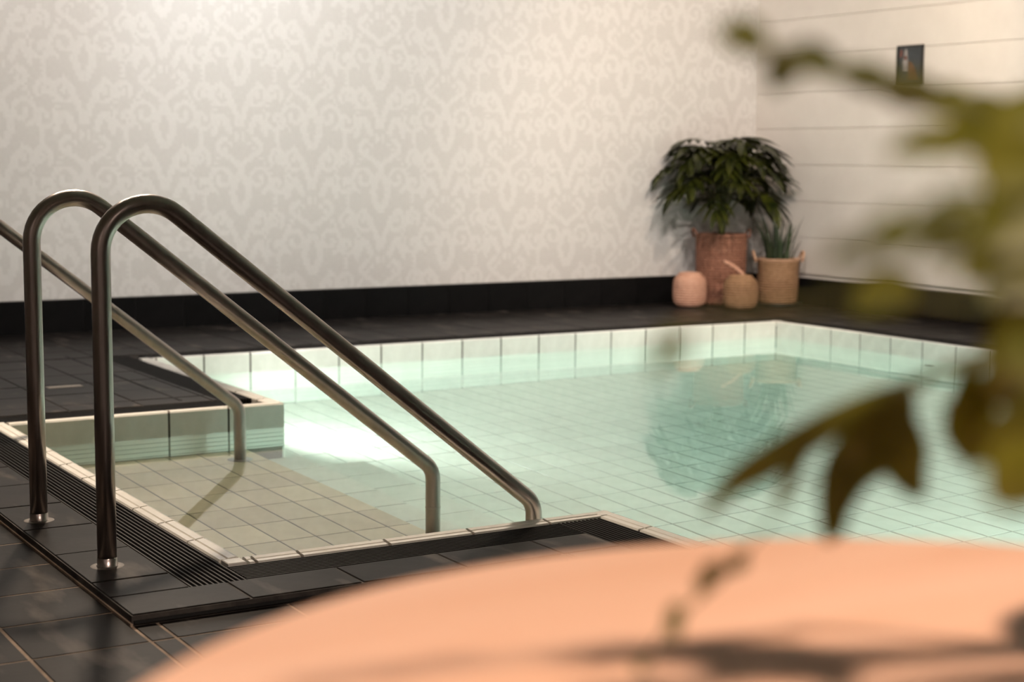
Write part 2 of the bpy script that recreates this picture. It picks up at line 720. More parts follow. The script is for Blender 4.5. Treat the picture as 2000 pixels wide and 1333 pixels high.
def depth_of(t):
    return (np.array([(t[0] + t[1]) / 2, (t[2] + t[3]) / 2, t[4]]) - CAM) @ FW


def tile_seen(t):
    return any(in_view((x, y, t[4]), 10) for x in (t[0], (t[0] + t[1]) / 2, t[1]) for y in (t[2], (t[2] + t[3]) / 2, t[3]))


seen = sorted([t for t in deck_list if tile_seen(t)], key=depth_of)
chosen = set(map(id, seen[:290]))
for t in deck_list:
    a0, a1, b0, b1, z = t
    if id(t) not in chosen:
        deck_rest.bev_box(a0 + G, a1 - G, b0 + G, b1 - G, z - .012, z, .0015)
        continue
    key = (round(a1 - a0, 3), round(b1 - b0, 3))
    if key not in tile_cache:
        L, W = a1 - a0, b1 - b0
        tile_cache[key] = MB().bev_box(-L / 2 + G, L / 2 - G, -W / 2 + G, W / 2 - G, -.012, 0, .0015).mesh('floor_tile', M['deck'])
    put('floor_tile', tile_cache[key], floor, ((a0 + a1) / 2, (b0 + b1) / 2, z + rng.uniform(-.0006, .0006)))
stuff(deck_rest.build('floor_tile', M['deck'], floor))
# the raised rim has a second thin slab layer under it
MB().box(-5.5395, -5.5345, -4.37, -1.46, LOW - .001, LOW + .006).build('joint_fillet', M['deck_grout'], floor)
MB().box(-5.531, -4.97, -4.372, -4.366, -.020, -.0135).build('edge_strip', M['gutter'], floor)
# dark expansion joint in the far deck
MB().box(-4.375, -4.362, -1.40, .30, -.001, .0012).build('expansion_joint', M['gutter'], floor)
o = MB().bev_box(-.075, .075, -.03, .03, 0, .002, .001).build('floor_marker', M['sticker'], None, (-4.675, -.775, .0005))
tag(o, 'small pale rectangular marker lying flat on the dark deck behind handrails', 'marker')

# ------------------------------------------------------------------ pool shell
shell = MB()
shell.box(XD - .25, .25, YNEAR - .25, .25, FZ - .2, FZ - .007)                       # bottom
shell.box(XD - .25, .25, .004, .26, FZ, -.062)                                       # far
shell.box(.004, .26, YNEAR, .26, FZ, -.062)                                          # right
shell.box(XD - .25, .25, YNEAR - .26, YNEAR - .004, FZ, -.062)                       # near
shell.box(XD - .26, XD - .004, YD + .004, .26, FZ, -.062)                            # left, far of alcove
shell.box(XD - .26, XD - .004, YNEAR, YB - .004, FZ, -.062)                          # left, near of alcove
shell.box(XA - .3, XD - .01, YD + .004, YD + .26, FZ, -.062)                         # alcove back
shell.box(XA - .3, XD - .01, YB - .26, YB - .004, FZ, -.062)                         # alcove near
shell.box(XA - .26, XA - .004, YB - .26, YD + .26, FZ, -.062)                        # alcove left
basin = struct(shell.build('pool_basin', M['pool_grout']), 'sunken tiled swimming pool with a shallow entry alcove')
treads = [(XA, -4.185, -.50), (-4.185, -3.95, -.72), (-3.95, -3.66, -.94)]
stp = MB()
for a, b, z in treads:
    stp.box(a, b - .006, YB, YD, FZ, z - .007)
steps = struct(stp.build('pool_steps', M['pool_grout']), 'submerged entry steps with beige tiles')

# floor tiles of the main pool
SXT, SYT = .1255, .2475
ft = []
i = 0
while -(i + 1) * SXT > XD - SXT:
    a0, a1 = max(XD, -(i + 1) * SXT), -i * SXT
    i += 1
    j = 0
    while -j * SYT > YNEAR:
        b0, b1 = max(YNEAR, -(j + 1) * SYT), -j * SYT
        j += 1
        if a1 - a0 < .02 or b1 - b0 < .02:
            continue
        if a0 < -3.66 and b1 > YB and b0 < YD:
            a0c = max(a0, -3.66)
            if a1 - a0c < .02:
                continue
            ft.append((a0c, a1, b0, b1))
        else:
            ft.append((a0, a1, b0, b1))


def uw_depth(t):
    return (np.array([(t[0] + t[1]) / 2, (t[2] + t[3]) / 2, -.4]) - CAM) @ FW


ftv = sorted([t for t in ft if in_view(((t[0] + t[1]) / 2, (t[2] + t[3]) / 2, -.38), 40) and t[2] > -4.6], key=uw_depth)
ch = set(map(id, ftv[:290]))
rest = MB()
cache = {}
GP = .0042
for t in ft:
    L, W = t[1] - t[0], t[3] - t[2]
    if id(t) not in ch:
        rest.box(t[0] + GP, t[1] - GP, t[2] + GP, t[3] - GP, FZ - .008, FZ)
        continue
    k = (round(L, 3), round(W, 3))
    if k not in cache:
        cache[k] = MB().bev_box(-L / 2 + GP, L / 2 - GP, -W / 2 + GP, W / 2 - GP, -.008, 0, .001).mesh('pool_floor_tile', M['pool_tile'])
    put('pool_floor_tile', cache[k], basin, ((t[0] + t[1]) / 2, (t[2] + t[3]) / 2, FZ))
stuff(rest.build('pool_floor_tile', M['pool_tile'], basin))

# tread tiles
def tread_tiles(x0, x1, z, joints, mat):
    xs = [x0] + sorted(j for j in joints if x0 < j < x1) + [x1]
    for a, b in zip(xs[:-1], xs[1:]):
        y = YD
        while y > YB + .01:
            y2 = max(YB, y - .24)
            MBt = MB().bev_box(a + GP, b - GP * .4, y2 + GP * .8, y - GP * .8, z - .008, z, .001)
            MBt.build('step_tile', mat, steps)
            y = y2


tread_tiles(XA, -4.185, -.50, [-4.272 - .1275 * k for k in range(9)], M['step_tile'])
tread_tiles(-4.185, -3.95, -.72, [], M['pool_tile'])
tread_tiles(-3.95, -3.66, -.94, [], M['pool_tile'])
for a, b, z in treads:   # risers
    y = YD
    while y > YB + .01:
        y2 = max(YB, y - .24)
        MB().box(b - .008, b, y2 + GP, y - GP, z - .21, z - .006).build('riser_tile', M['pool_tile'], steps)
        y = y2

# pool wall tiles (rows below the lip)
def wall_tiles(axis, a0, a1, pos, sgn, zlow, seen_test, pitch=.25, row=.120, gap=.003, joints=None):
    """axis along which the wall runs; sgn: direction of the pool interior on the other axis"""
    rest = MB()
    cache = {}
    k = 0
    n = int(round((a1 - a0) / pitch))
    pitch = (a1 - a0) / max(n, 1)
    js = joints or [a0 + k * pitch for k in range(n + 1)]
    for q0, q1 in zip(js[:-1], js[1:]):
        p0, p1 = q0 + .003, q1 - .003
        z1 = -.129
        while z1 > zlow + .02:
            z0 = max(zlow, z1 - row) + gap
            c = (p0 + p1) / 2
            h = z1 - z0
            lo, hi = (pos - .006, pos) if sgn > 0 else (pos, pos + .006)
            if seen_test(c):
                key = (round(h, 3), round(p1 - p0, 3))
                if key not in cache:
                    L = p1 - p0
                    if axis == 'x':
                        q = MB().box(-L / 2, L / 2, lo - pos, hi - pos, -h / 2, h / 2)
                    else:
                        q = MB().box(lo - pos, hi - pos, -L / 2, L / 2, -h / 2, h / 2)
                    cache[key] = q.mesh('pool_wall_tile', M['pool_tile'])
                loc = (c, pos, (z0 + z1) / 2) if axis == 'x' else (pos, c, (z0 + z1) / 2)
                put('pool_wall_tile', cache[key], basin, loc)
            else:
                if axis == 'x':
                    rest.box(p0, p1, lo, hi, z0, z1)
                else:
                    rest.box(lo, hi, p0, p1, z0, z1)
            z1 = z0 - 2 * gap
    if rest.v:
        stuff(rest.build('pool_wall_tile', M['pool_tile'], basin))


wall_tiles('x', -4.0, 0, 0, -1, FZ, lambda c: True)
wall_tiles('y', YNEAR, 0, 0, -1, FZ, lambda c: c > -1.9)
wall_tiles('x', XA, XD, YD, -1, -.5, lambda c: True, row=.078, gap=.006, joints=[XA, XD - .99, XD - .741, XD - .491, XD - .242, XD])
wall_tiles('y', YD, 0, XD, 1, FZ, lambda c: False)
wall_tiles('y', YNEAR, YB, XD, 1, FZ, lambda c: False)
wall_tiles('x', XD, 0, YNEAR, 1, FZ, lambda c: False)

# lip tiles: profile in (n, z), n = distance into the pool from the edge line
LIP = [(-.056, -.03), (-.056, -.006), (-.052, -.001), (-.036, 0), (-.033, -.003), (-.030, 0.001), (-.012, .003), (-.004, .001), (0, -.006), (.0, -.126), (-.02, -.126)]


def lip_mesh(p0, p1, axis, sgn):
    m = MB()
    for p in (p0, p1):
        for n, z in LIP:
            m.v.append((p, sgn * n, z) if axis == 'x' else (sgn * n, p, z))
    k = len(LIP)
    m.f += [(i, i + 1, k + i + 1, k + i) for i in range(k - 1)]
    m.f += [tuple(range(k)), tuple(range(2 * k - 1, k - 1, -1))]
    if (axis == 'x') == (sgn > 0):
        m.f = [tuple(reversed(q)) for q in m.f]
    return m


def lip_run(axis, a0, a1, pos, sgn, joints):
    xs = [a0] + sorted(j for j in joints if a0 + .01 < j < a1 - .01) + [a1]
    cache = {}
    g = .0046
    bk = MB()
    if axis == 'x':
        y0, y1 = sorted((pos + sgn * -.053, pos + sgn * -.0035))
        bk.box(a0 + .006, a1 - .006, y0, y1, -.126, -.0055)
    else:
        x0, x1 = sorted((pos + sgn * -.053, pos + sgn * -.0035))
        bk.box(x0, x1, a0 + .006, a1 - .006, -.126, -.0055)
    bk.build('lip_grout', M['grout'], edge)
    for p0, p1 in zip(xs[:-1], xs[1:]):
        L = p1 - p0
        key = round(L, 3)
        if key not in cache:
            cache[key] = lip_mesh(-L / 2 + g, L / 2 - g, axis, sgn).mesh('lip_tile', M['lip'])
        c = (p0 + p1) / 2
        put('lip_tile', cache[key], edge, (c, pos, 0) if axis == 'x' else (pos, c, 0))


edge = struct(put('pool_edge', None), 'raised white glazed lip tiles around the pool')
lip_run('x', XD - .0, 0, 0, -1, [-.25 * k for k in range(1, 17)])
lip_run('y', YNEAR, 0, 0, -1, [-.25 * k for k in range(1, 26)])
lip_run('y', YD, 0, XD, 1, [-.25 * k for k in range(1, 8)])
lip_run('x', XA, XD, YD, -1, [XD - .242, XD - .491, XD - .741, XD - .99])
lip_run('y', YB, YD, XA, 1, [YD - d for d in (.36, .64, .89, 1.14, 1.39, 1.645, 1.865, 2.10)])
lip_run('x', XA, XD, YB, 1, [XA + d - .02 for d in (.042, .166, .415, .667, .913)])
lip_run('y', YNEAR, YB, XD, 1, [YB - .24 - .25 * k for k in range(8)])
# corner pieces closing the outer angles of the lip
def corner(x, y, sx, sy):
    m = MB()
    e = .004
    m.bev_box(min(x, x + sx * .056) + e, max(x, x + sx * .056) - e, min(y, y + sy * .056) + e, max(y, y + sy * .056) - e, -.03, .0012, .002)
    m.build('lip_corner', M['lip'], edge)


corner(0, 0, 1, 1)
corner(XA, YB, -1, -1)
corner(XA, YD, -1, 1)
corner(XD, 0, -1, 1)
corner(XD - .056, YD, 1, 1)
corner(XD - .056, YB - .056, 1, 1)

# overflow gratings: bars that run along the edges
def grating(axis, a0, a1, pos, sgn, label, nbars=11):
    c = (a0 + a1) / 2
    root = thing('overflow_grating', label, 'grating', (c, pos, -.03) if axis == 'x' else (pos, c, -.03), 'overflow gratings')
    L = a1 - a0
    pitch = (G1 - G0) / nbars
    tr = MB()
    n0, n1 = sorted((sgn * G0, sgn * G1))
    if axis == 'x':
        tr.box(-L / 2, L / 2, n0, n1, -.030, -.024)
    else:
        tr.box(n0, n1, -L / 2, L / 2, -.030, -.024)
    tr.build('channel', M['gutter'], root)
    me = None
    for k in range(nbars):
        n = sgn * (G0 + (k + .5) * pitch)
        w = abs(pitch) * .32
        if me is None:
            pr = [(-w, 0), (-w, .020), (-w * .5, .0265), (w * .5, .0265), (w, .020), (w, 0)]
            q = MB()
            for p in (-L / 2, L / 2):
                q.v += [((p, a, b) if axis == 'x' else (a, p, b)) for a, b in pr]
            kk = len(pr)
            q.f += [(i, (i + 1) % kk, kk + (i + 1) % kk, kk + i) for i in range(kk)] + [tuple(range(kk)), tuple(range(2 * kk - 1, kk - 1, -1))]
            me = q.mesh('grating_bar', M['grate'])
        put('grating_bar', me, root, (0, n, 0) if axis == 'x' else (n, 0, 0))
    tie = MB()
    s = -L / 2 + .05
    while s < L / 2:
        if axis == 'x':
            tie.box(s, s + .012, n0, n1, -.022, .004)
        else:
            tie.box(n0, n1, s, s + .012, -.022, .004)
        s += .24
    stuff(tie.build('cross_tie', M['grate'], root))
    return root


grating('y', YB + G1, YD + .0, XA, 1, 'black slatted overflow grating beside the two handrail posts, left of the alcove')
grating('x', XA + G0, XD + G1, YB, 1, 'black slatted overflow grating along the near side of the alcove')
grating('y', YNEAR, YB + G0, XD, 1, 'black slatted overflow grating partly hidden by the peach table')
grating('x', XA + G1, XD + G1, YD, -1, 'black slatted overflow grating behind the back edge of the alcove')
grating('y', YD - G1, -G1, XD, 1, 'black slatted overflow grating between alcove corner and far left pool corner')
grating('x', XD + .0, -G1, 0, -1, 'black slatted overflow grating along the far edge below the mosaic wall')
grating('y', YNEAR, 0, 0, -1, 'black slatted overflow grating along the right edge below the block wall')

# water body
wtr = MB()
x0, x1, y0, y1 = XD - .002, .002, YNEAR - .002, .002
ax0, ay0, ay1 = XA - .002, YB - .002, YD + .002
top = [(x0, y0), (x1, y0), (x1, y1), (x0, y1), (x0, ay1), (ax0, ay1), (ax0, ay0), (x0, ay0)]
n = len(top)
wtr.v = [(x, y, WZ) for x, y in top] + [(x, y, FZ - .004) for x, y in top]
wtr.f = [(0, 1, 2, 3, 4, 7), (4, 5, 6, 7), (n + 7, n + 4, n + 3, n + 2, n + 1, n), (n + 7, n + 6, n + 5, n + 4)]
wtr.f += [(n + i, n + (i + 1) % n, (i + 1) % n, i) for i in range(n)]
wobj = stuff(wtr.build('pool_water', M['water']))
tag(wobj, 'still clear teal water filling the swimming pool', 'water')

# return nozzle and underwater lamps in the pool walls
r = thing('inlet_nozzle', 'small round dark inlet nozzle in the right pool wall under water', 'nozzle', (-.001, -1.31, -.33))
m = MB().lathe([(.001, .012), (.020, .012), (.034, .010), (.040, 0)], 20)
m.v = [(-z, y, x) for x, y, z in m.v]
m.build('nozzle_ring', M['clay'], r)
m = MB().lathe([(.0005, .014), (.016, .014), (.016, .008)], 16)
m.v = [(-z, y, x) for x, y, z in m.v]
m.build('nozzle_eye', M['black_metal'], r)


def pool_lamp(x, y, z, d, label, power, target, angle=150):
    root = thing('underwater_lamp', label, 'lamp', (x, y, z), 'underwater lamps')
    m = MB().lathe([(.085, .03), (.105, .026), (.115, 0)], 24)
    g = MB().lathe([(.0005, .024), (.085, .024)], 24)
    if d == 'x':
        m.v = [(c, a, b) for a, b, c in m.v]
        g.v = [(c, a, b) for a, b, c in g.v]
        off = (.05, 0, 0)
    else:
        m.v = [(a, c, b) for a, b, c in m.v]
        g.v = [(a, c, b) for a, b, c in g.v]
        off = (0, .05, 0)
    m.build('lamp_ring', M['steel'], root, smooth=True)
    g.build('lamp_lens', M['pool_glow'], root)
    lamp('SPOT', (x + off[0], y + off[1], z + off[2]), target, power, (1.0, 1.0, .93), .07, angle, .5)


pool_lamp(XD, -1.05, -.62, 'x', 'round underwater lamp in the left pool wall, hidden behind the alcove corner', 90, (0, -.6, -.55))
pool_lamp(-2.1, YNEAR, -.60, 'y', 'added underwater fill lamp in the near pool wall, hidden by the table', 300, (-1.7, -1.0, -.9), 85)  # added fill, out of sight, to raise the overall brightness of the pool floor
pool_lamp(-.9, YNEAR, -.60, 'y', 'second added underwater fill lamp in the near pool wall, further right, unseen', 230, (-1.0, -1.0, -.9), 100)  # another unseen fill added for the pool floor

# ------------------------------------------------------------------ ceiling downlights
for (lx, ly), tgt, pw, cl, ang, where in DOWNLIGHTS:
    root = thing('ceiling_downlight', 'small round recessed ceiling downlight serving the %s' % where, 'downlight', (lx, ly, CEIL), 'ceiling downlights')
    MB().lathe([(.045, -.012), (.075, -.014), (.085, 0)], 24).build('lamp_rim', M['black_metal'], root, smooth=True)
    MB().lathe([(.0005, -.008), (.046, -.008)], 20).build('lamp_lens', M['lamp_glow'], root)
    lamp('SPOT', (lx, ly, CEIL - .06), tgt, pw, cl, .10, ang, .7)

# ------------------------------------------------------------------ handrails
def rail_path(dx=0.0):
    pts = [(-5.455 + dx, LOW * 0)]
    pts.append((-5.455 + dx, .40))
    # bend from vertical into the slope
    R_ = .118
    sl = math.atan(.80)
    cx, cz = -5.455 + dx + R_, .772
    a = math.pi
    end = math.pi / 2 - sl
    for k in range(15):
        t = a + (end - a) * k / 14
        pts.append((cx + R_ * math.cos(t), cz + R_ * math.sin(t)))
    # straight slope down to second bend
    ex = -4.218 + dx
    r2 = .07
    px, pz = pts[-1]
    # second bend: centre at (ex - r2, zc2); tangent point at angle (pi/2 - sl)
    tx = ex - r2 + r2 * math.cos(end)
    tz = pz - (tx - px) * math.tan(sl)
    zc2 = tz - r2 * math.sin(end)
    for k in range(9):
        t = end * (1 - k / 8)
        pts.append((ex - r2 + r2 * math.cos(t), zc2 + r2 * math.sin(t)))
    pts.append((ex, zc2 - .10))
    pts.append((ex, -.498))
    return pts


def handrail(y, dx, label):
    root = thing('handrail', label, 'handrail', (-5.455 + dx, y, 0), 'steel handrails at the pool steps')
    P = [(x + 5.455 - dx, 0, z) for x, z in rail_path(dx)]
    MB().tube(P, .0235, 24).build('rail_tube', M['steel'], root, smooth=True)
    MB().lathe([(.0238, .022), (.0248, .020), (.0248, .003), (.028, .001)], 24).build('base_sleeve', M['steel'], root, smooth=True)
    MB().lathe([(.026, .0015), (.036, .002), (.041, .0004)], 28).build('floor_ring', M['floor_ring'], root, smooth=True)
    ex, ez = P[-1][0], P[-1][2]
    MB().lathe([(.0238, 0), (.0246, .001), (.0246, .006), (.0238, .007)], 24, (ex, 0, -.098)).build('seam_ring', M['steel'], root, smooth=True)
    MB().lathe([(.024, .010), (.045, .008), (.050, 0)], 24, (ex, 0, ez)).build('foot_plate', M['steel'], root, smooth=True)
    return root


handrail(-3.915, .004, 'bent steel handrail nearest the viewer, its post beside the near alcove corner')
handrail(-3.33, -.008, 'middle bent steel handrail, its post left of the nearest one')
handrail(-1.84, -.068, 'far steel handrail by the alcove back wall, its upper end cut off by the frame')

# ------------------------------------------------------------------ picture on the right wall
pic = thing('framed_picture', 'small dark framed picture hanging high on the cream block wall', 'picture', (XW - .001, -.129, 1.608))
MB().box(-.012, 0, -.110, .110, -.126, .126).build('backing', M['slate_print'], pic)
fr = MB()
for b in ((-.020, -.002, -.112, -.100, -.128, .128), (-.020, -.002, .100, .112, -.128, .128), (-.020, -.002, -.100, .100, .116, .128), (-.020, -.002, -.100, .100, -.128, -.116)):
    fr.box(*b)
fr.build('frame', M['black_metal'], pic)


def print_shape(name, mat, pts, lift):
    m = MB()
    n = len(pts)
    m.v = [(-.0125 - lift, y, z) for y, z in pts] + [(-.0118, y, z) for y, z in pts]
    m.f = [tuple(range(n)), tuple(range(2 * n - 1, n - 1, -1))] + [(i, (i + 1) % n, n + (i + 1) % n, n + i) for i in range(n)]
    m.build(name, mat, pic)


print_shape('pale_shape', M['pale_print'], [(.058, -.04), (.062, .02), (.052, .06), (.046, .095), (.036, .11), (.026, .095), (.022, .06), (.018, .02), (.02, -.04)], .0006)
print_shape('red_shape', M['red_print'], [(.052, .055), (.04, .066), (.024, .055), (.03, .035), (.048, .035)], .0010)
print_shape('rust_shape', M['rust_print'], [(.015, -.10), (.012, .03), (-.02, .015), (-.05, -.03), (-.075, -.10)], .0004)
print_shape('brown_shape', M['red_print'], [(.092, .05), (.09, .105), (.066, .10), (.068, .06)], .0004)

# ------------------------------------------------------------------ baskets and plants in the corner
def weave_rows(prof, rows, amp):
    """adds coil bulges to a lathe profile, evenly along its length"""
    P = [np.array(p, float) for p in prof]
    cum = [0.0]
    for a, b in zip(P[:-1], P[1:]):
        cum.append(cum[-1] + float(np.linalg.norm(b - a)))
    out = []
    tot = rows * 4
    for k in range(tot + 1):
        d = cum[-1] * k / tot
        i = min(max(int(np.searchsorted(cum, d)) - 1, 0), len(P) - 2)
        f = (d - cum[i]) / max(cum[i + 1] - cum[i], 1e-9)
        p = P[i] * (1 - f) + P[i + 1] * f
        t = P[i + 1] - P[i]
        t = t / (np.linalg.norm(t) + 1e-9)
        w = amp * math.sin(k / 4 * 2 * math.pi)
        out.append((max(p[0] + w * t[1], .0008), p[1] - w * t[0]))
    return out


def handle(r, z, ang, w, h, mat, root, rad=.008):
    pts = []
    c, s = math.cos(ang), math.sin(ang)
    for k in range(9):
        t = math.pi * k / 8
        a = -math.cos(t) * w / 2
        up = math.sin(t) * h
        rr = r + .012 + .02 * math.sin(t)
        pts.append((rr * c - a * s, rr * s + a * c, z - .01 + up))
    MB().tube(pts, rad, 8).build('handle', mat, root, smooth=True)


BIG = (.44, 1.12)
bp = thing('tall_basket', 'tall reddish brown wicker basket holding the big leafy plant', 'basket', (*BIG, 0))
MB().lathe(weave_rows([(.14, .0), (.158, .012), (.162, .12), (.168, .28), (.172, .44), (.174, .475)], 20, .0036), 48).build('basket_wall', M['basket_brown'], bp, smooth=True)
MB().lathe([(.174, .470), (.180, .478), (.180, .490), (.170, .494), (.160, .486), (.158, .40)], 40).build('rim', M['basket_brown'], bp, smooth=True)
MB().lathe([(.158, .44), (.08, .45), (.001, .452)], 32).build('soil', M['soil'], bp)
handle(.168, .475, 2.75, .12, .06, M['basket_brown'], bp)
handle(.168, .475, -.40, .12, .06, M['basket_brown'], bp)
# vertical stakes
st = MB()
for k in range(28):
    a = 2 * math.pi * k / 28
    st.tube([(.163 * math.cos(a), .163 * math.sin(a), .01), (.1745 * math.cos(a), .1745 * math.sin(a), .475)], .0045, 5)
stuff(st.build('stake', M['basket_brown'], bp))

RGT = (.738, .862)
rp = thing('planter_basket', 'tan wicker planter basket with looped handles beside the tall basket', 'basket', (*RGT, 0))
MB().lathe(weave_rows([(.125, .022), (.136, .03), (.140, .14), (.143, .26), (.146, .315)], 16, .0035), 48).build('basket_wall', M['basket_tan'], rp, smooth=True)
MB().lathe([(.144, .310), (.150, .318), (.150, .326), (.142, .330), (.132, .322), (.130, .25)], 40).build('rim', M['basket_light'], rp, smooth=True)
MB().lathe([(.130, .285), (.06, .295), (.001, .296)], 32).build('soil', M['soil'], rp)
MB().lathe([(.001, .0), (.158, .0), (.170, .018), (.164, .020), (.15, .012), (.001, .012)], 36).build('saucer', M['black_metal'], rp, smooth=True)
handle(.142, .315, 2.5, .10, .07, M['basket_light'], rp, .009)
handle(.142, .315, -.45, .10, .07, M['basket_light'], rp, .009)


def round_basket(loc, r, h, mat, label):
    root = thing('round_basket', label, 'basket', (*loc, 0), 'round lidded baskets')
    prof = []
    for k in range(15):
        a = -math.pi / 2 + math.pi * k / 14
        e = .42
        c, s = math.cos(a), math.sin(a)
        prof.append((max(r * (abs(c) ** e), .001), h / 2 + h / 2 * math.copysign(abs(s) ** .62, s)))
    MB().lathe(weave_rows(prof, 22, .0034), 44).build('basket_wall', mat, root, smooth=True)
    MB().lathe([(r * .66, h - .012), (r * .70, h + .002), (r * .60, h + .010), (r * .3, h + .014), (.001, h + .015)], 36).build('lid', mat, root, smooth=True)
    return root


round_basket((.112, 1.04), .115, .228, M['basket_pink'], 'squat round pinkish wicker basket on the deck, left of the tall basket')
rb = round_basket((.315, .745), .118, .222, M['basket_tan'], 'squat round tan wicker basket with an upright strap, in front of the tall basket')
d = RT[:2] / np.linalg.norm(RT[:2])
hp = []
for k in range(8):
    t = k / 7
    off = .030 - .145 * t
    hp.append((d[0] * off + .01 * math.sin(3 * t), d[1] * off, .225 + .105 * t ** .85))
sm = MB()
sm.ribbon(hp, [.016, .017, .018, .018, .018, .017, .016, .010], (FW[0], FW[1], .6), .1)
sob = sm.build('strap', M['basket_pink'], rb)
sol = sob.modifiers.new('thickness', 'SOLIDIFY')
sol.thickness = .008


def lobed_leaf(root, base, tip_dir, length, rise, rnd, mat, blade, nl=6, name='leaf', droop=.5):
    """petiole + drooping blade cut into finger lobes"""
    base = np.asarray(base, float)
    dirh = np.array([math.cos(tip_dir), math.sin(tip_dir), 0])
    side = np.array([-dirh[1], dirh[0], 0])
    pet = []
    for k in range(7):
        t = k / 6
        pet.append(base + dirh * length * (t ** 1.5) + np.array([0, 0, rise * (1 - (1 - t) ** 1.7)]))
    s = MB().tube(pet, [.006 - .003 * k / 6 for k in range(7)], 6).build('stem', M['stem'], root, smooth=True)
    m = MB()
    end = pet[-1]
    rib = []
    for k in range(9):
        t = k / 8
        rib.append(end + dirh * blade * (t - .28 * t * t) + np.array([0, 0, blade * (.46 * t - droop * t * t)]))
    m.ribbon(rib, [.006] * 8 + [.003], side, .2)
    for sg in (-1, 1):
        for i in range(nl + 1):
            t = i / nl
            q = t * 8
            a = int(min(q, 7))
            p = rib[a] + (rib[a + 1] - rib[a]) * (q - a)
            tan = rib[a + 1] - rib[a]
            tan = tan / np.linalg.norm(tan)
            ang = math.radians(118 - 100 * t + rnd.uniform(-7, 7))
            dv = tan * math.cos(ang) + side * sg * math.sin(ang)
            L = blade * (.44 + .34 * math.sin(math.pi * (.15 + .75 * t))) * rnd.uniform(.88, 1.1)
            pts = []
            for k in range(5):
                u = k / 4
                pts.append(p + dv * L * u + np.array([0, 0, -.15 * L * u * u]) + tan * L * .12 * u * u)
            w = blade * .10
            sv = np.cross(dv, np.array([0, 0, 1.0]))
            m.ribbon(pts, [w * .45, w * .95, w, w * .72, w * .08], sv, .3)
    ox, oy = root.location.x, root.location.y
    m.v = [(min(x, XW - .03 - ox - .02 * i_), min(y, YW - .03 - oy - .02 * i_), z) for (x, y, z), i_ in zip(m.v, [rnd.random() for _ in m.v])]
    m.build(name, mat, root, smooth=True)


rl = random.Random(21)
palm = thing('leafy_plant', 'large dark green plant with finger-lobed drooping leaves in the tall basket', 'plant', (*BIG, .452))
cx_, cy_ = BIG
view_r = RT[:2] / np.linalg.norm(RT[:2])
leafs = []
for k in range(36):
    a = k * 2.399963 + rl.uniform(-.25, .25)
    ring = k / 35
    leafs.append((a, .04 + .20 * ring ** .8 * rl.uniform(.8, 1.1), .66 - .375 * ring ** 1.3 + rl.uniform(-.04, .04), .25 + .05 * rl.random(), .42 + .55 * ring * rl.random()))
for a, ln, rs, bl, dr in leafs:
    # lean of the crown away from the two walls
    tipx = cx_ + math.cos(a) * (ln + bl * .95)
    tipy = cy_ + math.sin(a) * (ln + bl * .95)
    k = 1.0
    if tipx > XW - .06:
        k = min(k, (XW - .06 - cx_) / (tipx - cx_))
    if tipy > YW - .06:
        k = min(k, (YW - .06 - cy_) / (tipy - cy_))
    ln2, bl2 = ln * k, bl * max(k, .55)
    if k < 1:
        ln2 = max(.01, ln * k * .6)
    lobed_leaf(palm, (.012 * math.cos(a), .012 * math.sin(a), 0), a, ln2, rs, rl, M['palm'], bl2, droop=dr)

spiky = thing('spiky_plant', 'upright grey green spear-leaved plant in the tan planter basket', 'plant', (*RGT, .296))
for k in range(24):
    a = k * 2.4 + rl.uniform(-.3, .3)
    lean = rl.uniform(.02, .12) if k > 4 else rl.uniform(0, .05)
    h = rl.uniform(.20, .42)
    if k == 7:
        a, lean, h = -.55, .20, .17
    dv = np.array([math.cos(a), math.sin(a), 0])
    b0 = dv * rl.uniform(.02, .10)
    if RGT[0] + dv[0] * (lean + .06) > XW - .03:
        lean *= .3
    pts = [b0 + dv * lean * (u / 5) ** 1.6 + np.array([0, 0, h * (u / 5) * (1 - .12 * (u / 5))]) for u in range(6)]
    w = rl.uniform(.010, .016)
    MB().ribbon(pts, [w * .8, w, w, w * .85, w * .55, .0012], np.array([-dv[1], dv[0], 0]) + .4 * dv, .35).build('leaf', M['blade'], spiky, smooth=True)

# ------------------------------------------------------------------ round table with a plant in the foreground
TR, TH = .45, .269
TC = CAM[:2] + TH * np.array([2.087, 1.737])
TZ = CAM[2] - TH
tb = thing('round_table', 'round peach wooden table top out of focus in the foreground', 'table', (TC[0], TC[1], LOW))
hz = TZ - LOW
MB().lathe([(.001, hz - .028), (TR - .012, hz - .028), (TR - .002, hz - .020), (TR, hz - .012), (TR - .002, hz - .004), (TR - .008, hz), (.001, hz)], 96).build('table_top', M['wood'], tb, smooth=False)
MB().lathe([(.16, hz - .034), (.16, hz - .028), (.03, hz - .05), (.027, hz - .2), (.027, .05), (.04, .03)], 32).build('column', M['black_metal'], tb, smooth=True)
MB().lathe([(.001, .034), (.04, .032), (.22, .012), (.225, .002), (.001, .001)], 48).build('foot', M['black_metal'], tb, smooth=True)

# pot stands on the table just outside the right edge of the frame
fr2 = RT[:2] / np.linalg.norm(RT[:2])
ff2 = FW[:2] / np.linalg.norm(FW[:2])
PC = CAM[:2] + fr2 * .425 + ff2 * .80
pl = thing('foreground_plant', 'blurred olive green plant with drooping lobed leaves on the peach table', 'plant', (PC[0], PC[1], TZ))
MB().lathe([(.001, .0), (.058, .0), (.064, .006), (.082, .12), (.088, .128), (.088, .142), (.080, .142), (.076, .12), (.001, .118)], 40).build('pot', M['clay'], pl, smooth=True)
ORG = np.array([PC[0], PC[1], TZ])
rf = random.Random(4)


def fpts(seq):
    return [at(*s) - ORG for s in seq]


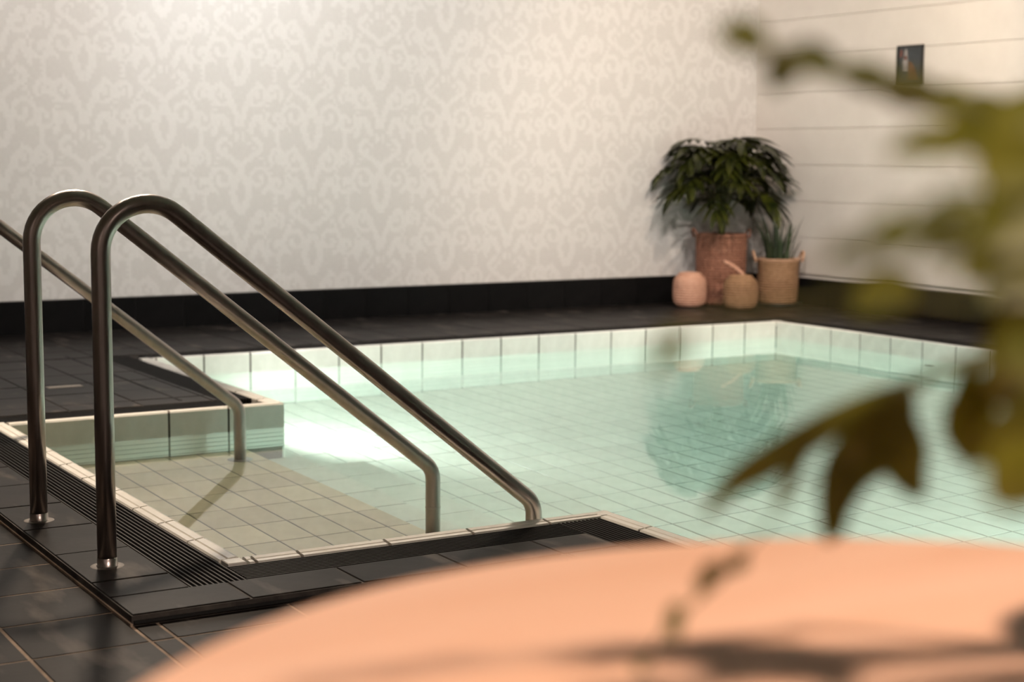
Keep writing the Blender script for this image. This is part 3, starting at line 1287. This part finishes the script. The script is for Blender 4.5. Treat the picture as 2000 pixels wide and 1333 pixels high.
def smooth_line(P, n=5):
    """Catmull-Rom through the points"""
    P = [np.asarray(p) for p in P]
    out = []
    for i in range(len(P) - 1):
        p0, p1, p2, p3 = P[max(i - 1, 0)], P[i], P[i + 1], P[min(i + 2, len(P) - 1)]
        for k in range(n):
            t = k / n
            out.append(.5 * ((2 * p1) + (-p0 + p2) * t + (2 * p0 - 5 * p1 + 4 * p2 - p3) * t * t + (-p0 + 3 * p1 - 3 * p2 + p3) * t ** 3))
    out.append(P[-1])
    return out


def fstem(seq, r=.0022, from_pot=True):
    P = fpts(seq)
    if from_pot:
        P = [np.array([0, 0, .118]) + np.array([rf.uniform(-.02, .02), rf.uniform(-.02, .02), 0])] + P
    MB().tube(smooth_line(P), r, 6).build('stem', M['stem'], pl, smooth=True)


def fleaf(seq, w, tilt=0.0):
    """blade along seq of (px, py, depth); w = half width in metres at the widest"""
    P = smooth_line(fpts(seq))
    n = len(P)
    ws = [max(w * math.sin(math.pi * (.06 + .90 * (k / (n - 1)) ** .85)), .0006) for k in range(n)]
    t = P[-1] - P[0]
    t = t / np.linalg.norm(t)
    sv = np.cross(t, FW) + tilt * FW
    MB().ribbon(P, ws, sv, .25).build('leaf', M['olive'], pl, smooth=True)


# upper branch reaching left across the picture
fstem([(2090, 560, .74), (2010, 330, .70), (1900, 215, .68), (1720, 165, .66), (1560, 120, .64), (1450, 78, .62)])
fleaf([(1490, 90, .63), (1440, 70, .62), (1395, 62, .61)], .007)
fleaf([(1500, 95, .63), (1455, 60, .62), (1415, 85, .615)], .006)
fleaf([(1570, 118, .64), (1530, 132, .64), (1508, 180, .64)], .008)
fleaf([(1640, 140, .65), (1580, 112, .64), (1535, 118, .64)], .007)
fleaf([(1740, 168, .66), (1690, 150, .66), (1630, 135, .65)], .007)
fleaf([(1840, 190, .67), (1770, 180, .665), (1700, 150, .66)], .008, .5)
fleaf([(1900, 212, .68), (1850, 200, .675), (1790, 205, .67)], .008)
fleaf([(1905, 215, .68), (1935, 240, .685), (1925, 290, .69)], .010)
fleaf([(1960, 260, .69), (1930, 215, .69), (1900, 180, .69)], .008)
fleaf([(2010, 320, .70), (1985, 270, .70), (1985, 205, .70)], .010)
fleaf([(1960, 262, .69), (1900, 262, .68), (1840, 250, .67)], .008)
# side twig, soft and close
fstem([(2060, 420, .66), (1960, 330, .60), (1860, 285, .58)], .0014)
fleaf([(1880, 290, .58), (1810, 275, .57), (1730, 300, .56)], .0065)
# right margin mass
for a in ([(2080, 520, .74), (2010, 420, .72), (1960, 330, .70)], [(2100, 560, .75), (2000, 500, .73), (1950, 520, .72)],
          [(2100, 600, .75), (2010, 560, .73), (1955, 640, .72)], [(2100, 640, .76), (1990, 650, .74), (1950, 740, .73)],
          [(2060, 420, .72), (1990, 400, .71), (1975, 300, .70)], [(2090, 700, .76), (2000, 700, .74), (1960, 800, .73)],
          [(2090, 720, .76), (2010, 790, .75), (1985, 900, .74)], [(2100, 480, .72), (2020, 470, .71), (1985, 560, .70)]):
    fleaf(a, .015, rf.uniform(-.3, .3))
    fstem([(a[0][0] + 20, a[0][1] + 10, a[0][2])], .002)
for k in range(16):
    y = 230 + 47 * k + rf.uniform(-20, 20)
    x = 2030 + rf.uniform(-30, 30)
    dd = rf.uniform(.56, .72)
    ex = x - rf.uniform(60, 125)
    ey = y + rf.uniform(-30, 90)
    fleaf([(x + 60, y - 20, dd), ((x + ex) / 2, (y + ey) / 2 - 15, dd - .01), (ex, ey, dd - .015)], rf.uniform(.009, .014), rf.uniform(-.5, .5))
    fstem([(x + 70, y - 25, dd)], .0018)
# fine sprays in front of the block wall
for x, y, dx, dy in ((1830, 450, -60, 30), (1900, 420, -70, 20), (1760, 470, -40, 40), (1690, 480, -30, 40), (1640, 495, -25, 35), (1930, 470, -60, 40), (1870, 395, -50, -10), (1800, 430, -50, 45), (1850, 480, -55, 30), (1900, 500, -40, 45), (1950, 430, -60, 30), (1730, 440, -35, 30)):
    fleaf([(x + 40, y - 20, .50), (x, y, .49), (x + dx, y + dy, .48)], .0040)
fstem([(2060, 470, .62), (1960, 430, .52), (1850, 430, .50), (1740, 455, .49), (1640, 480, .48)], .0010)
# leaf tip over the skirting and over the far lip
fstem([(2060, 620, .72), (1900, 600, .66), (1760, 580, .64)], .0013)
fleaf([(1790, 575, .64), (1720, 570, .64), (1665, 610, .64)], .009)
fstem([(1760, 580, .64), (1560, 598, .58), (1400, 625, .55), (1320, 665, .54)], .0008, False)
fleaf([(1345, 650, .54), (1305, 680, .54), (1275, 735, .54)], .0050)
# big lower leaf: stalk and hanging lobes
fstem([(2080, 660, .80), (1960, 690, .80), (1860, 720, .80), (1745, 765, .80)], .0034)
fleaf([(1760, 755, .80), (1640, 820, .80), (1500, 905, .80), (1430, 950, .80), (1375, 1010, .80)], .0085, .2)
fleaf([(1770, 750, .80), (1720, 850, .80), (1650, 930, .80), (1615, 1060, .80)], .0150, -.2)
fleaf([(1730, 760, .80), (1755, 860, .80), (1770, 920, .80), (1800, 975, .80)], .0130)
fleaf([(1700, 790, .80), (1690, 880, .80), (1640, 960, .80), (1640, 1050, .80)], .0100, .2)
fleaf([(1600, 840, .80), (1560, 900, .80), (1530, 960, .80), (1515, 990, .80)], .0045, .3)
fleaf([(1900, 700, .78), (1880, 780, .78), (1860, 840, .78), (1880, 900, .78)], .0080, .3)
fleaf([(1980, 690, .78), (1930, 760, .78), (1900, 820, .77), (1890, 920, .77)], .0085, .2)
# small sprig that droops onto the table top
fstem([(1700, 850, .80), (1560, 960, .79), (1480, 1050, .78), (1410, 1130, .77), (1320, 1210, .75), (1250, 1310, .735)], .0008, False)
for x, y, dx, dy, d_ in ((1455, 1080, -30, 40, .78), (1420, 1115, -50, -5, .775), (1380, 1120, -15, 45, .77), (1330, 1180, -25, 50, .755), (1310, 1210, 10, 40, .75), (1255, 1295, -10, 22, .735)):
    fleaf([(x, y, d_), (x + dx / 2, y + dy / 2, d_ - .002), (x + dx, y + dy, d_ - .004)], .0045)
